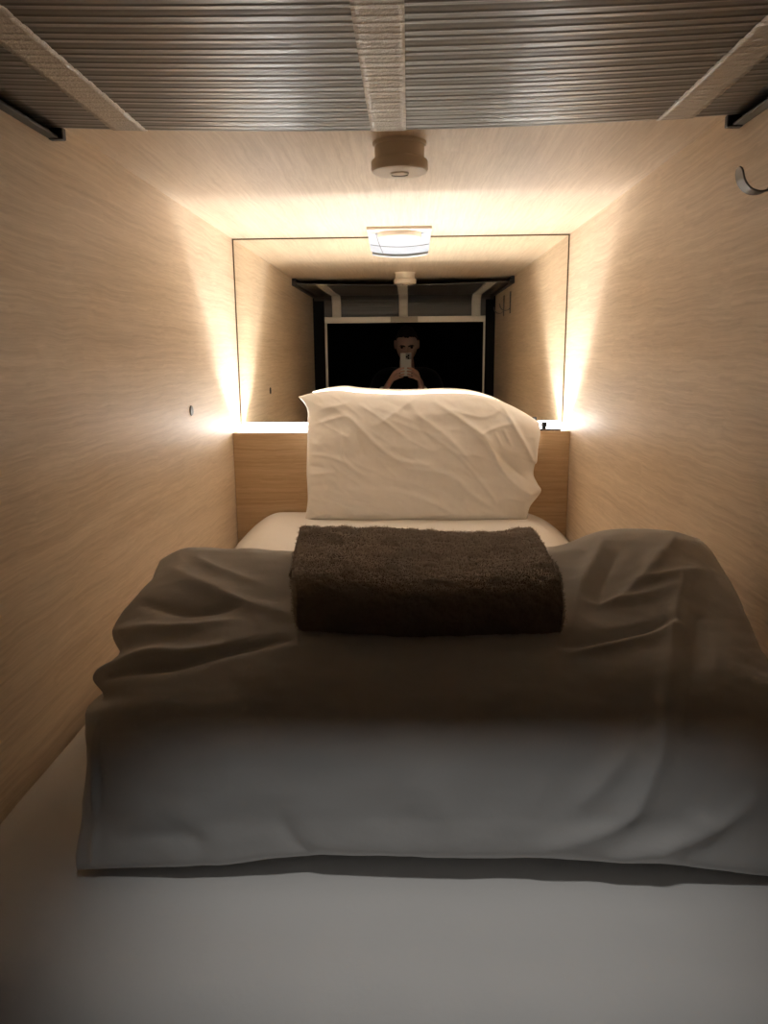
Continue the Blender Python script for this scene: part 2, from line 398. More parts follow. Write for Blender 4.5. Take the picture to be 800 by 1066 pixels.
PILLOW_FOLDS = [
 ([(-.238,2.329,-.147),(-.166,2.323,-.195),(-.092,2.314,-.268),(-.030,2.309,-.311),(.066,2.307,-.327)], 0.007, 0.009),
 ([(-.267,2.327,-.161),(-.178,2.330,-.142)], 0.004, 0.008),
 ([(-.286,2.322,-.204),(-.189,2.325,-.182),(-.154,2.322,-.207)], 0.004, 0.007),
 ([(-.307,2.311,-.292),(-.237,2.310,-.301),(-.172,2.307,-.324)], 0.004, 0.006),
 ([(-.308,2.303,-.356),(-.224,2.304,-.347)], 0.004, 0.006),
 ([(-.306,2.294,-.425),(-.220,2.293,-.439),(-.160,2.290,-.461)], 0.005, 0.007),
 ([(-.241,2.298,-.399),(-.178,2.294,-.425),(-.073,2.290,-.457)], 0.004, 0.007),
 ([(-.301,2.299,-.390),(-.247,2.300,-.383)], -0.003, 0.006),
 ([(-.302,2.307,-.326),(-.255,2.306,-.333)], -0.003, 0.005),
 ([(-.088,2.322,-.207),(-.030,2.327,-.165),(.018,2.331,-.132)], 0.005, 0.009),
 ([(-.155,2.320,-.222),(-.136,2.311,-.291)], -0.004, 0.008),
 ([(.012,2.326,-.171),(.104,2.318,-.236),(.196,2.306,-.331)], 0.006, 0.01),
 ([(.021,2.322,-.206),(.081,2.314,-.271)], -0.005, 0.01),
 ([(.077,2.330,-.140),(.161,2.323,-.197),(.229,2.316,-.251),(.264,2.308,-.317),(.304,2.301,-.372),(.358,2.296,-.412),(.394,2.296,-.414)], 0.011, 0.009),
 ([(.283,2.328,-.156),(.320,2.319,-.228),(.359,2.311,-.290),(.383,2.306,-.329)], 0.01, 0.008),
 ([(.249,2.313,-.280),(.304,2.306,-.335),(.358,2.301,-.375)], -0.009, 0.01),
 ([(.212,2.318,-.238),(.268,2.321,-.214),(.300,2.321,-.209)], 0.005, 0.006),
 ([(.254,2.319,-.231),(.275,2.314,-.271)], 0.004, 0.004),
 ([(.279,2.320,-.223),(.304,2.314,-.270)], 0.004, 0.004),
 ([(-.004,2.305,-.337),(.119,2.303,-.357),(.187,2.296,-.411),(.279,2.288,-.477)], 0.007, 0.011),
 ([(-.018,2.302,-.366),(.096,2.298,-.396),(.164,2.291,-.452)], -0.004, 0.013),
 ([(.224,2.289,-.467),(.333,2.286,-.493)], 0.004, 0.008),
 ([(-.318,2.285,-.498),(-.267,2.288,-.474),(-.216,2.287,-.480)], 0.006, 0.006),
 ([(-.299,2.290,-.464),(-.258,2.286,-.490)], 0.004, 0.005),
 ([(.038,2.320,-.222),(.137,2.311,-.292),(.221,2.299,-.384),(.262,2.292,-.441)], 0.004, 0.006),
 ([(-.147,2.329,-.146),(-.075,2.323,-.193),(.000,2.316,-.252)], 0.004, 0.006),
 ([(-.204,2.318,-.239),(-.190,2.308,-.312),(-.133,2.303,-.357)], 0.004, 0.005),
 ([(-.133,2.298,-.397),(.013,2.296,-.415),(.126,2.289,-.467)], 0.004, 0.007),
 ([(.335,2.300,-.381),(.375,2.293,-.440),(.358,2.287,-.480)], 0.005, 0.006),
 ([(.294,2.294,-.426),(.352,2.293,-.438)], 0.004, 0.005),
 ([(.129,2.327,-.165),(.218,2.324,-.187),(.278,2.327,-.163)], 0.004, 0.006),
 ([(-.074,2.331,-.133),(.018,2.325,-.176)], -0.004, 0.012)]

# ------------------------------------------------------------------ pod shell
struct(box('wall_left', (XL - .02, YE - .06, -.72), (XL, YM + .03, ZC + .02), M_WALL))
struct(box('wall_right', (XR, YE - .06, -.72), (XR + .02, YM + .03, ZC + .02), M_WALL))
struct(box('ceiling', (XL, YE - .06, ZC), (XR, YM + .03, ZC + .02), M_CEIL))
struct(box('floor', (XL, YE - .06, -.72), (XR, YM + .03, -.70), M_HEAD))
struct(box('wall_back', (XL, YM + .006, -.70), (XR, YM + .03, ZC), M_DARKEDGE))

# black entrance frame and the dark corridor the pod opens on
bm = bmesh.new()
add_box(bm, (XL, YE - .06, -.70), (XL + .066, YE, ZC), .002)
struct(obj('trim_1', bm, M_BLACK))
bm = bmesh.new()
add_box(bm, (XR - .056, YE - .06, -.70), (XR, YE, ZC), .002)
struct(obj('trim_2', bm, M_BLACK))
bm = bmesh.new()
add_box(bm, (-1.6, YE - .12, -1.56), (XL - .02, YE - .06, 1.2)); add_box(bm, (XR + .02, YE - .12, -1.56), (1.6, YE - .06, 1.2))
add_box(bm, (XL - .02, YE - .12, ZC), (XR + .02, YE - .06, 1.2)); add_box(bm, (XL - .02, YE - .12, -1.56), (XR + .02, YE - .06, -.70))
struct(obj('wall_front', bm, M_CORR))
struct(box('wall_corridor', (-1.6, -1.34, -1.56), (1.6, -1.30, 1.2), M_CORR))
struct(box('floor_corridor', (-1.6, -1.34, -1.60), (1.6, YE - .06, -1.56), M_CORR))
struct(box('ceiling_corridor', (-1.6, -1.34, 1.2), (1.6, YE - .06, 1.24), M_CORR))

# ------------------------------------------------------------------ mirror across the head end
t = thing('mirror', 'large frameless mirror covering the end wall above the headboard', 'mirror', ((XL + XR) / 2, YM, ZL))
box('mirror_glass', (XL + .004, YM, ZL), (XR - .004, YM + .006, ZC - .004), M_MIRROR, t)
bm = bmesh.new()
add_box(bm, (XL, YM - .001, ZL), (XL + .004, YM + .006, ZC)); add_box(bm, (XR - .004, YM - .001, ZL), (XR, YM + .006, ZC))
add_box(bm, (XL + .004, YM - .001, ZC - .004), (XR - .004, YM + .006, ZC))
obj('edge_strip', bm, M_DARKEDGE, t)

# ------------------------------------------------------------------ headboard ledge with its light strip
bm = bmesh.new()
add_box(bm, (XL + .001, YL, -.70), (XR - .001, YM, ZL), .0015)
tag(obj('headboard', bm, M_HEAD), 'oak headboard box with a shallow ledge below the mirror', 'headboard')
t = thing('light_strip', 'glowing white light strip along the ledge at the foot of the mirror', 'light strip', ((XL + XR) / 2, 2.452, ZL))
box('channel', (XL + .004, 2.442, ZL), (XR - .004, 2.482, ZL + .002), M_ALU, t)
for y0 in (2.4420, 2.4800):
    box('diffuser', (XL + .004, y0, ZL + .002), (XR - .004, y0 + .002, ZL + .0165), M_LED, t)

t = thing('toggle_switch', 'small black knob on a grey plate on the bright ledge beside the standing pillow', 'switch', (.432, 2.405, ZL))
box('switch_plate', (.405, 2.385, ZL), (.474, 2.425, ZL + .006), M_STEEL, t, .0015)
lathe('knob', [(.0001, .026), (.0085, .026), (.010, .024), (.010, .014), (.0072, .011), (.0072, .006)], (.424, 2.400, ZL), new_mat('black_knob', (.012, .012, .013), .4), t, 24)
lathe('pin', [(.0001, .017), (.0018, .017), (.0018, .006)], (.452, 2.400, ZL), M_STEEL, t, 12)

# ------------------------------------------------------------------ mattress under its white sheet
NX, NYM = 120, 260
xs = np.linspace(XL + .001, XR - .001, NX)
prof = [(2.374, -.0)] 
ys = np.r_[np.linspace(2.374, .58, NYM - 26)]
arc = np.linspace(0, math.pi / 2, 16)
prof_y = np.r_[ys, .565 - .09 * np.sin(arc), np.linspace(.474, .47, 11)[1:]]
prof_d = np.r_[np.zeros(len(ys)), .08 * (1 - np.cos(arc)), np.linspace(.08, .20, 11)[1:]]
S = np.zeros((len(prof_y), NX, 3))
for j, (y, d) in enumerate(zip(prof_y, prof_d)):
    f = (2.374 - y) / 1.9
    tl = np.clip(1 - (xs - XL) / .15, 0, 1); tr = np.clip(1 - (XR - xs) / .15, 0, 1)
    edge = (.105 + .025 * f) * tl ** 1.8 + (.085 + .03 * f) * tr ** 1.8
    top = -.488 - .0165 * f
    S[j, :, 0] = xs; S[j, :, 1] = y; S[j, :, 2] = np.maximum(top - edge - d, -.699)
P = S.reshape(-1, 3)
h = fbm(P, 5, 3, 2.0) * .0025 + fbm(P, 18, 2, 9.0) * .0006
foot = np.clip((.62 - P[:, 1]) / .10, 0, 1)
h += foot * (.004 * np.sin(P[:, 0] * 42 + 2 * np.sin(P[:, 0] * 9)) * np.clip((.56 - P[:, 1]) / .06, 0, 1))
P[:, 2] += np.where(P[:, 2] < -.69, 0, h)
o = pyobj('mattress', P, grid_faces(len(prof_y), NX), M_SHEET)
orient(o)
sol = o.modifiers.new('thickness', 'SOLIDIFY'); sol.thickness = .05; sol.offset = -1
FOOT_FOLDS = [([(-.19, .66, -.495), (-.175, .58, -.497), (-.172, .53, -.50)], .0035, .012), ([(.02, .70, -.495), (.10, .66, -.495), (.20, .66, -.495)], .002, .012),
              ([(-.21, .53, -.50), (-.15, .52, -.51)], .003, .012)]
push(o, fold_heights(P, FOOT_FOLDS))
tag(o, 'mattress under a smooth white fitted sheet filling the pod floor', 'mattress')

# ------------------------------------------------------------------ pillow leaning on the headboard
def creases(B):
    """fine slanting pulls in the pillowcase: thin noise ridges stretched along one diagonal"""
    c, s = math.cos(math.radians(-32)), math.sin(math.radians(-32))
    Q = np.stack([(B[:, 0] * c + B[:, 2] * s) * .28, np.zeros(len(B)), -B[:, 0] * s + B[:, 2] * c], 1)
    r = 1 - np.abs(fbm(Q, 16, 2, 21.0)) * 3.2
    m = np.clip(fbm(B, 3.2, 1, 31.0) * 2 + .45, 0, 1)
    return .0018 * np.clip(r, 0, 1) ** 2 * m
def make_pillow():
    nu, nv = 200, 130
    G = coons(PILLOW_LEFT, PILLOW_RIGHT, PILLOW_BOTTOM, PILLOW_TOP, nu, nv)
    B = G.reshape(-1, 3)
    u = np.tile(np.linspace(-1, 1, nu), nv); v = np.repeat(np.linspace(-1, 1, nv), nu)
    T = (np.clip(1 - np.abs(u) ** 3, 0, 1) * np.clip(1 - np.abs(v) ** 2.6, 0, 1)) ** .5
    fr = B.copy()
    nrm = np.array([0, -1, .12]); nrm = nrm / np.linalg.norm(nrm)
    puff = .085 * T * (.92 + .14 * fbm(B, 4, 2, 1.0))
    edge = np.clip((1 - np.maximum(np.abs(u), np.abs(v))) / .06, 0, 1)
    hh = fold_heights(B, PILLOW_FOLDS) + .0016 * fbm(B, 22, 3, 4.0) + .005 * fbm(B * np.array([1, 1, 2.2]), 7, 2, 8.0) + creases(B)
    fr += nrm * (puff + hh * edge)[:, None]
    bk = B.copy(); bk[:, 1] += .045 * T
    faces = grid_faces(nv, nu)
    n = len(B)
    verts = np.r_[fr, bk]
    faces = faces + [tuple(n + i for i in f[::-1]) for f in faces]
    me = bpy.data.meshes.new('pillow'); me.from_pydata([tuple(p) for p in verts], [], faces)
    bm = bmesh.new(); bm.from_mesh(me)
    bmesh.ops.remove_doubles(bm, verts=bm.verts[:], dist=.0006)
    bmesh.ops.recalc_face_normals(bm, faces=bm.faces[:])
    bm.to_mesh(me); bm.free()
    return link_mesh('pillow', me, M_PILLOW)
tag(make_pillow(), 'plump white pillow standing upright against the oak headboard', 'pillow')

# ------------------------------------------------------------------ folded duvet across the foot of the bed
G = round_ends(loft(DUVET_ROWS, 280, 240), .012)
P = G.reshape(-1, 3)
o = pyobj('duvet', P, grid_faces(G.shape[0], G.shape[1], True), M_DUVET)
orient(o)
low = np.clip((P[:, 2] + .497) / .02, 0, 1)
h = fold_heights(P, DUVET_FOLDS) + low * (.004 * fbm(P, 6, 3, 3.0) + .0018 * fbm(P * np.array([.6, 1, 1]), 22, 3, 5.0))
push(o, h)
tag(o, 'thick folded white duvet lying in shade across the near end of the bed', 'duvet')

# ------------------------------------------------------------------ folded fleece towel on the duvet
G = round_ends(loft(TOWEL_ROWS, 230, 210), .010)
P = G.reshape(-1, 3)
t = thing('towel', 'folded brown fleece towel resting on top of the white duvet', 'towel', (.02, .93, -.31))
o = pyobj('folded_cloth', P, grid_faces(G.shape[0], G.shape[1], True), M_TOWEL, t)
orient(o)
push(o, .0042 * fbm(P, 15, 2, 1.0) + .0022 * fbm(P, 38, 2, 12.0) + .0020 * fbm(P, 75, 3, 6.0) + .0007 * fbm(P, 240, 1, 2.0))
me = o.data
co = np.empty(len(me.vertices) * 3); me.vertices.foreach_get('co', co); co = co.reshape(-1, 3)
nr = normals_of(me)
sel = np.where((nr[:, 2] > -.6))[0]
pick = RNG.choice(sel, 42000)
base = co[pick] + RNG.normal(0, .0007, (len(pick), 3)); n = nr[pick]
dirn = n + RNG.normal(0, .55, n.shape); dirn /= np.linalg.norm(dirn, axis=1)[:, None]
ln = RNG.uniform(.0016, .0038, len(pick))[:, None]
side = np.cross(dirn, RNG.normal(0, 1, n.shape)); side /= np.linalg.norm(side, axis=1)[:, None]
V = np.empty((len(pick), 3, 3)); V[:, 0] = base - side * .0003; V[:, 1] = base + side * .0003; V[:, 2] = base + dirn * ln
pile = pyobj('pile', V.reshape(-1, 3), [(3 * i, 3 * i + 1, 3 * i + 2) for i in range(len(pick))], M_TOWEL, t)
pile['kind'] = 'stuff'

# ------------------------------------------------------------------ roll-up slatted blind over the entrance
t = thing('roll_up_blind', 'glossy grey slatted roll-up blind drawn back along the pod ceiling', 'blind', ((XL + XR) / 2, .85, ZC))
ZB = .343                                  # underside of the slats along the rails
Y_IN, Y_OUT, Z_BAR, RAD = 1.225, .435, .222, .07
def blind_path(ds):
    """points (y, z, ny, nz, s) along the blind: overhead, round the bend, down to the bar; normal faces the bed"""
    L1 = Y_IN - (Y_OUT + RAD); L2 = RAD * math.pi / 2; L3 = ZB - RAD - Z_BAR
    n = int((L1 + L2 + L3) / ds); out = []
    for i in range(n + 1):
        s = (L1 + L2 + L3) * i / n
        if s <= L1: out.append((Y_IN - s, ZB, 0, -1, s))
        elif s <= L1 + L2:
            a = (s - L1) / RAD
            out.append((Y_OUT + RAD - RAD * math.sin(a), ZB - RAD + RAD * math.cos(a), math.sin(a), -math.cos(a), s))
        else: out.append((Y_OUT, ZB - RAD - (s - L1 - L2), 1, 0, s))
    return out
PITCH = .041
def rib(s):
    """cross-section of one slat: a shallow crown with two narrow ribs and a gap"""
    q = (s / PITCH) % 1.0
    h = .0011 * math.sin(math.pi * q) ** .5
    for c, w, a in ((.26, .05, .0010), (.66, .045, .0008)):
        h += a * math.exp(-((q - c) / w) ** 2)
    return h
BX0, BX1 = XL + .008, XR - .008
def blind_strip(x0, x1, nx, lift, thick, jitter=0.0):
    path = blind_path(.0016); V = []; F = []
    xs_ = np.linspace(x0, x1, nx)
    for (y, z, ny, nz, s) in path:
        for x in xs_:
            k = (x - BX0) / (BX1 - BX0) * 2 - 1
            over = max(0.0, min(1.0, (y - Y_OUT - RAD) / .25))
            sag = -.013 * (1 - k * k) * over
            hh = rib(s) + lift + (random.uniform(-jitter, jitter) if jitter else 0)
            V.append((x, y + ny * hh, z + nz * hh + sag))
    n1 = len(V); nr_ = len(path)
    F = grid_faces(nr_, nx)
    for idx, (y, z, ny, nz, s) in enumerate(path):
        for x in xs_:
            k = (x - BX0) / (BX1 - BX0) * 2 - 1
            over = max(0.0, min(1.0, (y - Y_OUT - RAD) / .25))
            V.append((x, y - ny * thick, z - nz * thick - .013 * (1 - k * k) * over))
    F += [tuple(n1 + i for i in f[::-1]) for f in grid_faces(nr_, nx)]
    for i in range(nx - 1):
        F.append((i + 1, i, n1 + i, n1 + i + 1)); a = (nr_ - 1) * nx + i; F.append((a, a + 1, n1 + a + 1, n1 + a))
    for j in range(nr_ - 1):
        a, b = j * nx, (j + 1) * nx; F.append((a, b, n1 + b, n1 + a))
        a += nx - 1; b += nx - 1; F.append((b, a, n1 + a, n1 + b))
    return V, F
M_SLAT = new_mat('grey_slat_plastic', (.046, .043, .0415), .30, 0, 1.0)
M_TAPE = new_mat('pale_lath_tape', (.66, .63, .585), .20, 0, 1.0)
bb = M_TAPE.node_tree.nodes['Principled BSDF']
tc = nd(M_TAPE, 'ShaderNodeTexCoord'); n1 = nd(M_TAPE, 'ShaderNodeTexNoise'); n1.inputs['Scale'].default_value = 260; n1.inputs['Detail'].default_value = 3
bp = nd(M_TAPE, 'ShaderNodeBump'); bp.inputs['Strength'].default_value = .5; bp.inputs['Distance'].default_value = .002
lk(M_TAPE, tc.outputs['Object'], n1.inputs['Vector']); lk(M_TAPE, n1.outputs['Fac'], bp.inputs['Height']); lk(M_TAPE, bp.outputs[0], bb.inputs['Normal'])
V, F = blind_strip(BX0, BX1, 30, 0.0, .004)
o = pyobj('slat_curtain', V, F, M_SLAT, t); orient(o)
for xc in (-.418, -.029, .392):
    V, F = blind_strip(xc - .026, xc + .026, 7, .0013, .0005)
    o = pyobj('tape', V, F, M_TAPE, t); orient(o)
b_ = box('bottom_bar', (XL + .078, Y_OUT - .010, .190), (XR - .066, Y_OUT + .012, .224), M_ALU, t, .002)
box('grip', (-.105, Y_OUT + .0115, .191), (.055, Y_OUT + .016, .223), M_ALU_D, b_, .001)
for sx in (-1, 1):
    xw = XL if sx < 0 else XR
    a, b2 = sorted((xw, xw - sx * .017))
    bm = bmesh.new()
    add_box(bm, (a, YE, ZB - .010), (b2, 1.25, ZB - .0065), .0008)
    add_box(bm, (a, YE, ZB + .010), (b2, 1.25, ZC), .0008)
    a2, b3 = sorted((xw, xw - sx * .005))
    add_box(bm, (a2, YE, ZB - .008), (b3, 1.25, ZB + .012))
    r = obj('guide_rail', bm, M_RAIL, t)
    a3, b4 = sorted((xw - sx * .001, xw - sx * .025))
    box('end_cap', (a3, 1.243, ZB - .012), (b4, 1.256, ZB + .006), M_RAIL, r, .002)
    a4, b5 = sorted((xw - sx * (.066 if sx < 0 else .056), xw - sx * (.078 if sx < 0 else .066)))
    struct(box('trim_3' if sx < 0 else 'trim_4', (a4, YE - .03, -.69), (b5, YE - .004, .225), M_ALU, None, .001))

# ------------------------------------------------------------------ smoke detector
cx, cy = -.015, 1.437
t = thing('smoke_detector', 'round cream smoke detector on the ceiling in front of the square vent', 'smoke detector', (cx, cy, ZC))
lathe('base_plate', [(.0475, 0), (.0475, -.004), (.046, -.006), (.043, -.006)], (cx, cy, ZC), M_PLASTIC, t)
lathe('housing', [(.0435, -.004), (.0435, -.024), (.0440, -.0265), (.0490, -.0295), (.0502, -.032), (.0502, -.044), (.0480, -.048), (.044, -.0495), (.0001, -.0505)], (cx, cy, ZC), M_PLASTIC, t)
tb_ = lathe('test_button', [(.0165, -.0490), (.0165, -.0512), (.0155, -.0522), (.0001, -.0526)], (cx, cy, ZC), M_PLASTIC, t, 32)
bm = bmesh.new()
pts = [(cx + .0150 * math.cos(a), cy + .0150 * math.sin(a) * .6 - .001, ZC - .0524) for a in np.linspace(math.pi * .12, math.pi * .88, 14)]
add_tube(bm, pts, .0011, 8)
obj('sounder_slot', bm, M_SHADE, tb_, True)

# ------------------------------------------------------------------ square air vent in front of the mirror
vx = -.026
t = thing('ceiling_vent', 'square white ceiling vent with a curved flap touching the mirror', 'vent', (vx, 2.40, ZC))
box('mounting_plate', (vx - .095, 2.312, ZC - .008), (vx + .095, 2.498, ZC), M_PLASTIC, t, .0015)
lathe('collar', [(.068, -.007), (.068, -.016), (.064, -.022), (.052, -.025), (.0001, -.026)], (vx, 2.392, ZC), M_PLASTIC, t)
def flap_point(u, v, off=0.0):
    """u across, v from the upper front edge (0) to the lower back edge (1)"""
    w = .0945 - .006 * v
    bow = (1 - u * u)
    y = 2.372 + .085 * v - .004 * bow - off * .75
    z = .3595 - .044 * v - .0085 * bow - .005 * math.sin(math.pi * v) - off * .66
    return (vx + u * w, y, z)
V, F = [], []
nu, nv = 25, 11
for off in (.0, -.006):
    for j in range(nv):
        for i in range(nu): V.append(flap_point(i / (nu - 1) * 2 - 1, j / (nv - 1), off))
F = grid_faces(nv, nu); n0 = nu * nv
F += [tuple(n0 + i for i in f[::-1]) for f in grid_faces(nv, nu)]
rim = [i for i in range(nu)] + [j * nu + nu - 1 for j in range(1, nv)] + [(nv - 1) * nu + i for i in range(nu - 2, -1, -1)] + [j * nu for j in range(nv - 2, 0, -1)]
for a, b2 in zip(rim, rim[1:] + rim[:1]): F.append((a, b2, n0 + b2, n0 + a))
flap = o = pyobj('flap', V, F, M_VENT, t); orient(o); sharp(o, 50)
bm = bmesh.new()
add_tube(bm, [flap_point(u, .53, .0003) for u in np.linspace(-.97, .97, 20)], .0008, 6)
add_tube(bm, [flap_point(-.74 + .16 * v, v, .0003) for v in np.linspace(.0, .98, 10)], .0008, 6)
obj('seam', bm, M_SHADE, flap, True)
for sx in (-1, 1):
    box('flap_arm', (vx + sx * .06 - .004, 2.40, ZC - .028), (vx + sx * .06 + .004, 2.425, ZC - .006), M_PLASTIC, t, .001)

# ------------------------------------------------------------------ coat hooks on the right wall
def make_hook(y, label):
    t = thing('wall_hook', label, 'hook', (XR, y, .25), 'steel hooks on the right wall')
    bp_ = box('back_plate', (XR - .0035, y - .014, .200), (XR, y + .014, .305), M_STEEL, t, .0015)
    ctr = [(XR - .003, .226), (XR - .007, .2195), (XR - .014, .215), (XR - .023, .2135), (XR - .032, .2165), (XR - .0385, .223), (XR - .0425, .231), (XR - .0445, .240), (XR - .0455, .247)]
    Q = resample([(XR - (XR - a) * 1.17, 0, b) for a, b in ctr], 30)
    bm = bmesh.new(); rings = []
    for i, q in enumerate(Q):
        tan = Q[min(i + 1, 29)] - Q[max(i - 1, 0)]; tan /= np.linalg.norm(tan)
        nx_, nz_ = -tan[2], tan[0]
        f = i / 29
        hw = .012 * (1 if f < .85 else math.sqrt(max(.04, 1 - ((f - .85) / .155) ** 2))); ht = .0012
        rings.append([bm.verts.new((q[0] + nx_ * sz * ht, y + sy * hw, q[2] + nz_ * sz * ht)) for sy, sz in ((-1, -1), (1, -1), (1, 1), (-1, 1))])
    for A, B in zip(rings, rings[1:]):
        for k in range(4): bm.faces.new((A[k], A[(k + 1) % 4], B[(k + 1) % 4], B[k]))
    bm.faces.new(rings[0]); bm.faces.new(rings[-1])
    o = obj('hook_arm', bm, M_STEEL, t, True); sharp(o, 40)
    for zz in (.285, .255):
        lathe('screw', [(.0001, -.0052), (.0028, -.005), (.0034, -.0035)], (XR, y, zz), M_STEEL, bp_, 16, 'X')
    return t
make_hook(1.118, 'steel J-shaped hook on the right wall below the blind rail')
make_hook(.86, 'steel hook nearer the pod entrance, seen only reflected in the mirror')

# ------------------------------------------------------------------ small round socket on the left wall
t = thing('wall_socket', 'tiny dark round socket on the left oak wall', 'socket', (XL, 1.933, -.132))
rim_ = lathe('socket_rim', [(.013, 0), (.013, .0015), (.0115, .003), (.009, .003)], (XL, 1.933, -.132), M_RAIL, t, 32, 'X')
lathe('socket_core', [(.0095, 0), (.0095, .0032), (.0001, .0034)], (XL, 1.933, -.132), new_mat('socket_black', (.01, .01, .02), .3), t, 32, 'X')

# ------------------------------------------------------------------ phone and the person holding it (seen in the mirror)
PHX0, PHX1, PHZ0, PHZ1 = -.0535, .0180, -.129, .0180
t = thing('phone', 'silver phone with three lenses held up in both hands, seen in the mirror', 'phone', ((PHX0 + PHX1) / 2, -.010, PHZ0))
M_PHONE = new_mat('pale_phone_back', (.86, .84, .82), .4)
bm = bmesh.new(); add_box(bm, (PHX0, -.0150, PHZ0), (PHX1, -.0075, PHZ1), .0035, 3)
obj('phone_body', bm, M_PHONE, t)
bm = bmesh.new(); add_box(bm, (-.0185, -.0078, -.0225), (.0155, -.0058, .0150), .001)
cb_ = obj('camera_bump', bm, new_mat('bump_glass', (.42, .41, .40), .25), t)
M_LENS = new_mat('lens_black', (.006, .006, .008), .1)
for (x, z) in ((0.0, 0.0), (-.0005, -.0160), (-.0110, -.0075)):
    bm = bmesh.new()
    vs = []
    prof = [(.0001, -.0040), (.0060, -.0040), (.0066, -.0046), (.0066, -.0060)]
    for r, h in prof:
        vs.append([bm.verts.new((x + r * math.cos(2 * math.pi * k / 24), h, z + r * math.sin(2 * math.pi * k / 24))) for k in range(24)])
    for A, B in zip(vs, vs[1:]):
        for k in range(24): bm.faces.new((A[k], A[(k + 1) % 24], B[(k + 1) % 24], B[k]))
    bm.faces.new(vs[0]); bm.faces.new(vs[-1])
    obj('lens', bm, M_LENS, cb_, True)
box('screen', (PHX0 + .003, -.0154, PHZ0 + .003), (PHX1 - .003, -.0149, PHZ1 - .003), new_mat('phone_screen', (.01, .01, .012), .1), t)

def skin_mesh(nodes, edges, root, levels=2):
    """nodes: {name: ((x,y,z), radius)} grown into one surface with the Skin modifier"""
    names = list(nodes); ix = {n: i for i, n in enumerate(names)}
    me = bpy.data.meshes.new('skeleton')
    me.from_pydata([nodes[n][0] for n in names], [(ix[a], ix[b]) for a, b in edges], [])
    o = bpy.data.objects.new('skeleton', me); COL.objects.link(o)
    o.modifiers.new('skin', 'SKIN').use_smooth_shade = True
    for n in names:
        sv = me.skin_vertices[0].data[ix[n]]
        r = nodes[n][1]
        sv.radius = r if isinstance(r, tuple) else (r, r)
        sv.use_root = n == root
    s = o.modifiers.new('sub', 'SUBSURF'); s.levels = levels; s.render_levels = levels
    dg = bpy.context.evaluated_depsgraph_get()
    out = bpy.data.meshes.new_from_object(o.evaluated_get(dg))
    bpy.data.objects.remove(o); bpy.data.meshes.remove(me)
    return out

def chains(nodes, lists):
    return [skin_mesh({k: nodes[k] for k in L}, list(zip(L, L[1:])), L[0]) for L in lists]

def fuse(parts, voxel, smooth=3):
    """union of closed pieces as one continuous surface (stray inner shells dropped)"""
    bm = bmesh.new()
    for m in parts:
        pb = bmesh.new(); pb.from_mesh(m)
        bmesh.ops.remove_doubles(pb, verts=pb.verts[:], dist=1e-5)
        bmesh.ops.recalc_face_normals(pb, faces=pb.faces[:]); pb.to_mesh(m); pb.free(); bm.from_mesh(m)
        bpy.data.meshes.remove(m)
    me = bpy.data.meshes.new('fused'); bm.to_mesh(me); bm.free()
    tmp = bpy.data.objects.new('tmp', me); COL.objects.link(tmp)
    rm = tmp.modifiers.new('remesh', 'REMESH'); rm.mode = 'VOXEL'; rm.voxel_size = voxel
    sm = tmp.modifiers.new('smooth', 'SMOOTH'); sm.factor = .5; sm.iterations = smooth
    out = bpy.data.meshes.new_from_object(tmp.evaluated_get(bpy.context.evaluated_depsgraph_get()))
    bpy.data.objects.remove(tmp); bpy.data.meshes.remove(me)
    bm = bmesh.new(); bm.from_mesh(out)
    left = set(bm.verts); best = []
    while left:
        stack = [left.pop()]; isl = [stack[0]]
        while stack:
            v = stack.pop()
            for ed in v.link_edges:
                w_ = ed.other_vert(v)
                if w_ in left: left.discard(w_); stack.append(w_); isl.append(w_)
        if len(isl) > len(best): best = isl
    keep = set(best)
    bmesh.ops.delete(bm, geom=[v for v in bm.verts if v not in keep], context='VERTS')
    bm.to_mesh(out); bm.free()
    return out

TORSO = ['pelvis', 'waist', 'ribs', 'chest', 'collar', 'neck', 'skull']
ARMS = [['chest', 'clav' + k, 'sh' + k, 'ua' + k, 'el' + k, 'fa' + k, 'wr' + k] for k in 'lr']
LEGS = [['pelvis', 'hip' + k, 'kn' + k, 'cf' + k, 'an' + k] for k in 'lr']
FEET = [['an' + k, 'ft' + k, 'toe' + k] for k in 'lr']
HX = -.012
def body_nodes(g=0.0, hands=True):
    n = {'pelvis': ((HX, -.42, -.66), .125 + g), 'waist': ((HX, -.42, -.50), .115 + g), 'ribs': ((HX, -.41, -.34), .125 + g),
         'chest': ((HX, -.40, -.21), .120 + g), 'collar': ((HX, -.385, -.115), .075 + g)}
    e = [('pelvis', 'waist'), ('waist', 'ribs'), ('ribs', 'chest'), ('chest', 'collar')]
    for s, k in ((-1, 'l'), (1, 'r')):
        sh = (HX + s * .175, -.385, -.150); el = (-.27, -.22, -.40) if s < 0 else (.235, -.22, -.40)
        wr = (-.158, -.035, -.222) if s < 0 else (.086, -.035, -.222)
        n['clav' + k] = ((HX + s * .10, -.39, -.135), .070 + g); n['sh' + k] = (sh, .060 + g)
        mid = tuple((a + b) / 2 for a, b in zip(sh, el)); n['ua' + k] = (mid, .048 + g); n['el' + k] = (el, .041 + g)
        fm = tuple(a * .6 + b * .4 for a, b in zip(el, wr)); n['fa' + k] = (fm, .039 + g)
        if hands: end = wr
        else: end = tuple(a * .22 + b * .78 for a, b in zip(el, wr))
        n['wr' + k] = (end, (.026 if hands else .031) + g)
        e += [('chest', 'clav' + k), ('clav' + k, 'sh' + k), ('sh' + k, 'ua' + k), ('ua' + k, 'el' + k), ('el' + k, 'fa' + k), ('fa' + k, 'wr' + k)]
    return n, e
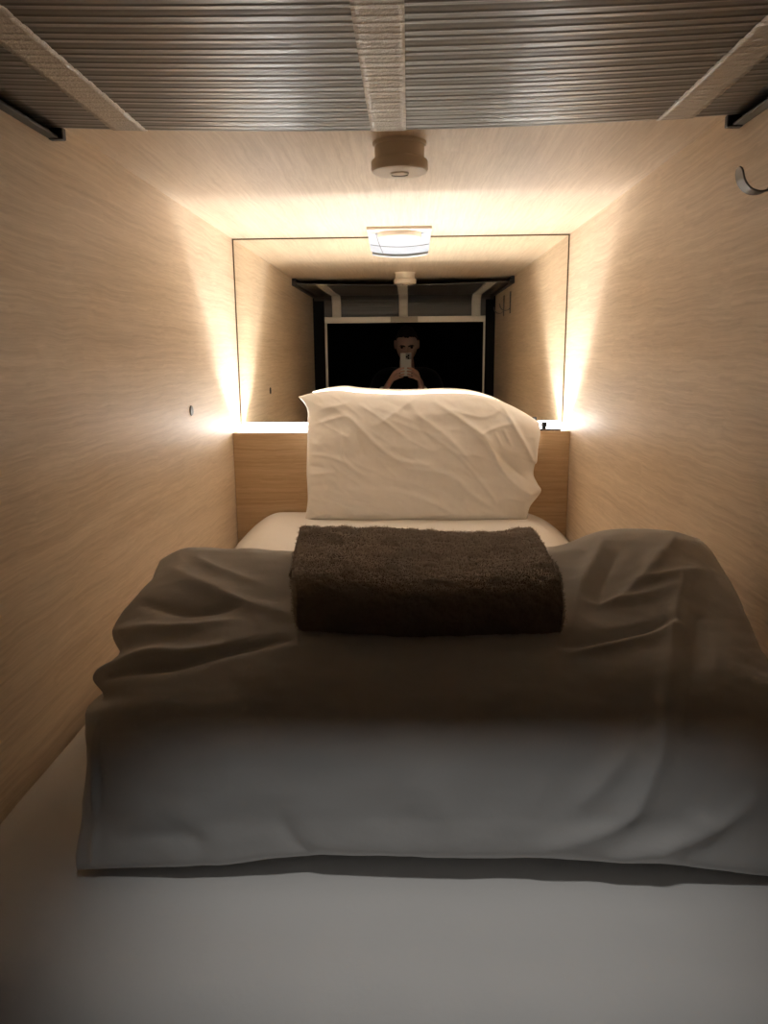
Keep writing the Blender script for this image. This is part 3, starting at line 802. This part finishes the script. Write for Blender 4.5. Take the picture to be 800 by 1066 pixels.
def leg_nodes(n, e, g=0.0, feet=True):
    for s, k in ((-1, 'l'), (1, 'r')):
        n['hip' + k] = ((HX + s * .09, -.42, -.74), .090 + g); n['kn' + k] = ((HX + s * .10, -.40, -1.10), .060 + g)
        n['cf' + k] = ((HX + s * .105, -.43, -1.25), .056 + g); n['an' + k] = ((HX + s * .11, -.44, -1.47), .042 + g)
        e += [('pelvis', 'hip' + k), ('hip' + k, 'kn' + k), ('kn' + k, 'cf' + k), ('cf' + k, 'an' + k)]
        if feet:
            n['ft' + k] = ((HX + s * .12, -.34, -1.525), .030); n['toe' + k] = ((HX + s * .125, -.25, -1.53), .024)
            e += [('an' + k, 'ft' + k), ('ft' + k, 'toe' + k)]

def hand(side):
    """palm and five separate fingers closing on the lower edge of the phone; side -1 holds the left edge"""
    ex = PHX0 if side < 0 else PHX1
    out = lambda d: ex + side * d
    wr = (-.158, -.035, -.222) if side < 0 else (.086, -.035, -.222)
    el = (-.27, -.22, -.40) if side < 0 else (.235, -.22, -.40)
    up = tuple(w * .75 + q * .25 for w, q in zip(wr, el))
    pieces = []
    rows = {'index': (-.079, .0072, .034), 'middle': (-.098, .0074, .037), 'ring': (-.117, .0070, .034), 'pinky': (-.1345, .0060, .026)}
    for i, (f, (z, r, reach)) in enumerate(rows.items()):
        yb = .004
        mcp = (out(.038 + .004 * i), -.006, z - .022)
        pip = (out(.009), yb + .006, z - .004)
        dip = (ex - side * reach * .45, yb + .0035, z)
        tip = (ex - side * reach * .85, yb + .0010, z + .002)
        a = tuple(w * .75 + m * .25 for w, m in zip(wr, mcp))
        n = {'u': (up, .020), 'w': (wr, .019), 'a': (a, .018), 'b': (tuple(w * .35 + m * .65 for w, m in zip(wr, mcp)), .0135), 'm': (mcp, r * 1.3), 'p': (pip, r * 1.05), 'd': (dip, r * .95), 't': (tip, r * .75)}
        pieces.append(skin_mesh(n, [('u', 'w'), ('w', 'a'), ('a', 'b'), ('b', 'm'), ('m', 'p'), ('p', 'd'), ('d', 't')], 'w'))
    n = {'u': (up, .019), 'w': (wr, .018), 'c': ((out(.066), -.034, -.170), .0165), 'm': ((out(.034), -.036, -.128), .0118), 'i': ((out(.008), -.030, -.100), .0098), 't': ((ex - side * .012, -.025, -.082), .0075)}
    pieces.append(skin_mesh(n, [('u', 'w'), ('w', 'c'), ('c', 'm'), ('m', 'i'), ('i', 't')], 'w'))
    return pieces

def head_mesh():
    """head with brow, eye sockets, nose, lips, chin and ears; faces +Y, tipped down toward the phone"""
    nu_, nv_ = 96, 72; V = []
    g = lambda x, c, w: math.exp(-((x - c) / w) ** 2)
    for j in range(nv_ + 1):
        th = math.pi * j / nv_
        for i in range(nu_):
            ph = 2 * math.pi * i / nu_
            x, y, z = math.sin(th) * math.sin(ph), math.sin(th) * math.cos(ph), math.cos(th)
            px, py, pz = x * .074, y * .094, z * .116
            if pz < 0:
                k = (-pz / .116)
                px *= 1 - .28 * k ** 1.6; py = py * (1 - .12 * k) + .012 * k
            front = max(0.0, y) ** 2
            py += front * (.026 * g(px, 0, .011) * g(pz, -.026, .022) + .012 * g(px, 0, .008) * g(pz, .002, .02))
            py += front * (.008 * g(pz, .030, .012) * g(abs(px), .028, .03) - .016 * g(abs(px), .031, .017) * g(pz, .006, .013))
            py += front * (.006 * g(px, 0, .022) * g(pz, -.060, .010) - .004 * g(px, 0, .024) * g(pz, -.066, .004) + .010 * g(px, 0, .022) * g(pz, -.100, .016))
            py += front * .005 * g(abs(px), .045, .02) * g(pz, -.018, .02)
            V.append((px, py, pz))
    F = []
    for j in range(nv_):
        for i in range(nu_):
            a, b = j * nu_ + i, j * nu_ + (i + 1) % nu_
            F.append((a, b, b + nu_, a + nu_))
    me = bpy.data.meshes.new('head'); me.from_pydata(V, [], F)
    return me
HEAD_C = Vector((HX, -.305, .068)); TILT = Matrix.Rotation(math.radians(-14), 4, 'X')
HM = Matrix.Translation(HEAD_C) @ TILT

def person():
    root = thing('person', 'person in a black jacket with pale cuffs holding up a phone, reflected in the mirror', 'person', (HX, -.40, -1.56))
    M_SKIN = new_mat('skin', (.74, .45, .36), .5); M_SKIN.node_tree.nodes['Principled BSDF'].inputs['Subsurface Weight'].default_value = .08
    M_HAIR = new_mat('dark_brown_hair', (.022, .012, .008), .6)
    M_JACKET = cloth('black_jacket', (.006, .006, .007), 900, .2); M_CUFF = cloth('white_cuff', (.62, .60, .56))
    M_TROUSER = cloth('dark_trousers', (.008, .008, .010), 900, .2)
    n, e = body_nodes(-.012); leg_nodes(n, e, -.012)
    n['neck'] = ((HX, -.355, -.055), .054); n['skull'] = ((HX, -.325, .01), .055)
    for k in 'lr': n['wr' + k] = (n['wr' + k][0], .024)
    parts = chains(n, [TORSO] + ARMS + LEGS + FEET) + hand(-1) + hand(1)
    hd = head_mesh(); hd.transform(HM); parts.append(hd)
    for s in (-1, 1):      # ears
        bm = bmesh.new()
        r = bmesh.ops.create_uvsphere(bm, u_segments=20, v_segments=12, radius=1)
        for v in r['verts']:
            p = v.co.copy()
            dish = -.004 if p.x * s > .3 and (p.y ** 2 + p.z ** 2) < .4 else 0
            v.co = HM @ Vector((s * (.079 + p.x * s * .009 + p.y * -.006 + dish), -.008 + p.y * .017, .006 + p.z * .032))
        m = bpy.data.meshes.new('ear'); bm.to_mesh(m); bm.free(); parts.append(m)
    link_mesh('body', fuse(parts, .0026), M_SKIN, root)
    # eyes
    for s in (-1, 1):
        bm = bmesh.new(); bmesh.ops.create_uvsphere(bm, u_segments=20, v_segments=12, radius=.0115)
        for v in bm.verts: v.co = HM @ (v.co + Vector((s * .031, .0690, .005)))
        obj('eye', bm, new_mat('eye_dark', (.05, .03, .02), .15), root, True)
        bm = bmesh.new()
        add_tube(bm, [HM @ Vector((s * a, b, c)) for a, b, c in ((.010, .095, .016), (.024, .094, .020), (.038, .086, .020), (.049, .074, .015))], [.0042, .0052, .0046, .0022], 8)
        obj('eyebrow', bm, M_HAIR, root, True)
    # hair: short cap with a raised, uneven front
    nu_, nv_ = 72, 30; V = []
    for j in range(nv_ + 1):
        for i in range(nu_):
            ph = 2 * math.pi * i / nu_
            c_ = math.cos(ph)
            lim = .93 + .10 * noise.noise(Vector((ph * 4, 0, 0))) if c_ > .6 else (.93 + (.6 - c_) * .49 if c_ > .1 else (1.175 + (.1 - c_) * 1.7 if c_ > -.4 else 2.03))
            th = lim * j / nv_
            x, y, z = math.sin(th) * math.sin(ph), math.sin(th) * math.cos(ph), math.cos(th)
            f = 1.07 + .06 * max(0, z) + .05 * noise.noise(Vector((x * 6, y * 6, z * 6))) + .02 * noise.noise(Vector((x * 22, y * 9, z * 22)))
            f *= 1 - .05 * (j / nv_) ** 4
            V.append(HM @ Vector((x * .075 * f, y * .096 * f, z * .118 * f)))
    F = []
    for j in range(nv_):
        for i in range(nu_):
            a, b = j * nu_ + i, j * nu_ + (i + 1) % nu_
            F.append((a, b, b + nu_, a + nu_))
    o = pyobj('hair', V, F, M_HAIR, root); orient(o)
    s_ = o.modifiers.new('thickness', 'SOLIDIFY'); s_.thickness = .012; s_.offset = -1
    # clothes
    n, e = body_nodes(.014, False); leg_nodes(n, e, .014, False)
    n['hem'] = ((HX, -.42, -.70), .140); n['neckline'] = ((HX, -.365, -.085), .070)
    link_mesh('jacket', fuse(chains(n, [['hem', 'waist', 'ribs', 'chest', 'collar', 'neckline']] + ARMS), .007, 2), M_JACKET, root)
    n['pelvis'] = ((HX, -.42, -.66), .128)
    link_mesh('trousers', fuse(chains(n, LEGS), .008, 2), M_TROUSER, root)
    for s, k in ((-1, 'l'), (1, 'r')):
        el = Vector((-.27, -.22, -.40)) if s < 0 else Vector((.235, -.22, -.40)); wr = Vector((-.158, -.035, -.222)) if s < 0 else Vector((.086, -.035, -.222))
        bm = bmesh.new(); add_tube(bm, [el.lerp(wr, f) for f in (.80, .87, 1.0, 1.005)], [.0385, .0375, .0350, .031], 24)
        obj('cuff', bm, M_CUFF, root, True)
        bm = bmesh.new(); r = bmesh.ops.create_uvsphere(bm, u_segments=24, v_segments=16, radius=1)
        for v in bm.verts:
            p = v.co; fx = HX + s * .118
            v.co = Vector((fx + p.x * (.046 + .008 * p.y) + s * .006 * p.y, -.345 + p.y * .150, -1.56 + .038 + max(-.038, p.z * (.055 - .02 * p.y))))
        obj('shoe', bm, new_mat('black_shoe', (.01, .01, .01), .4), root, True)
person()
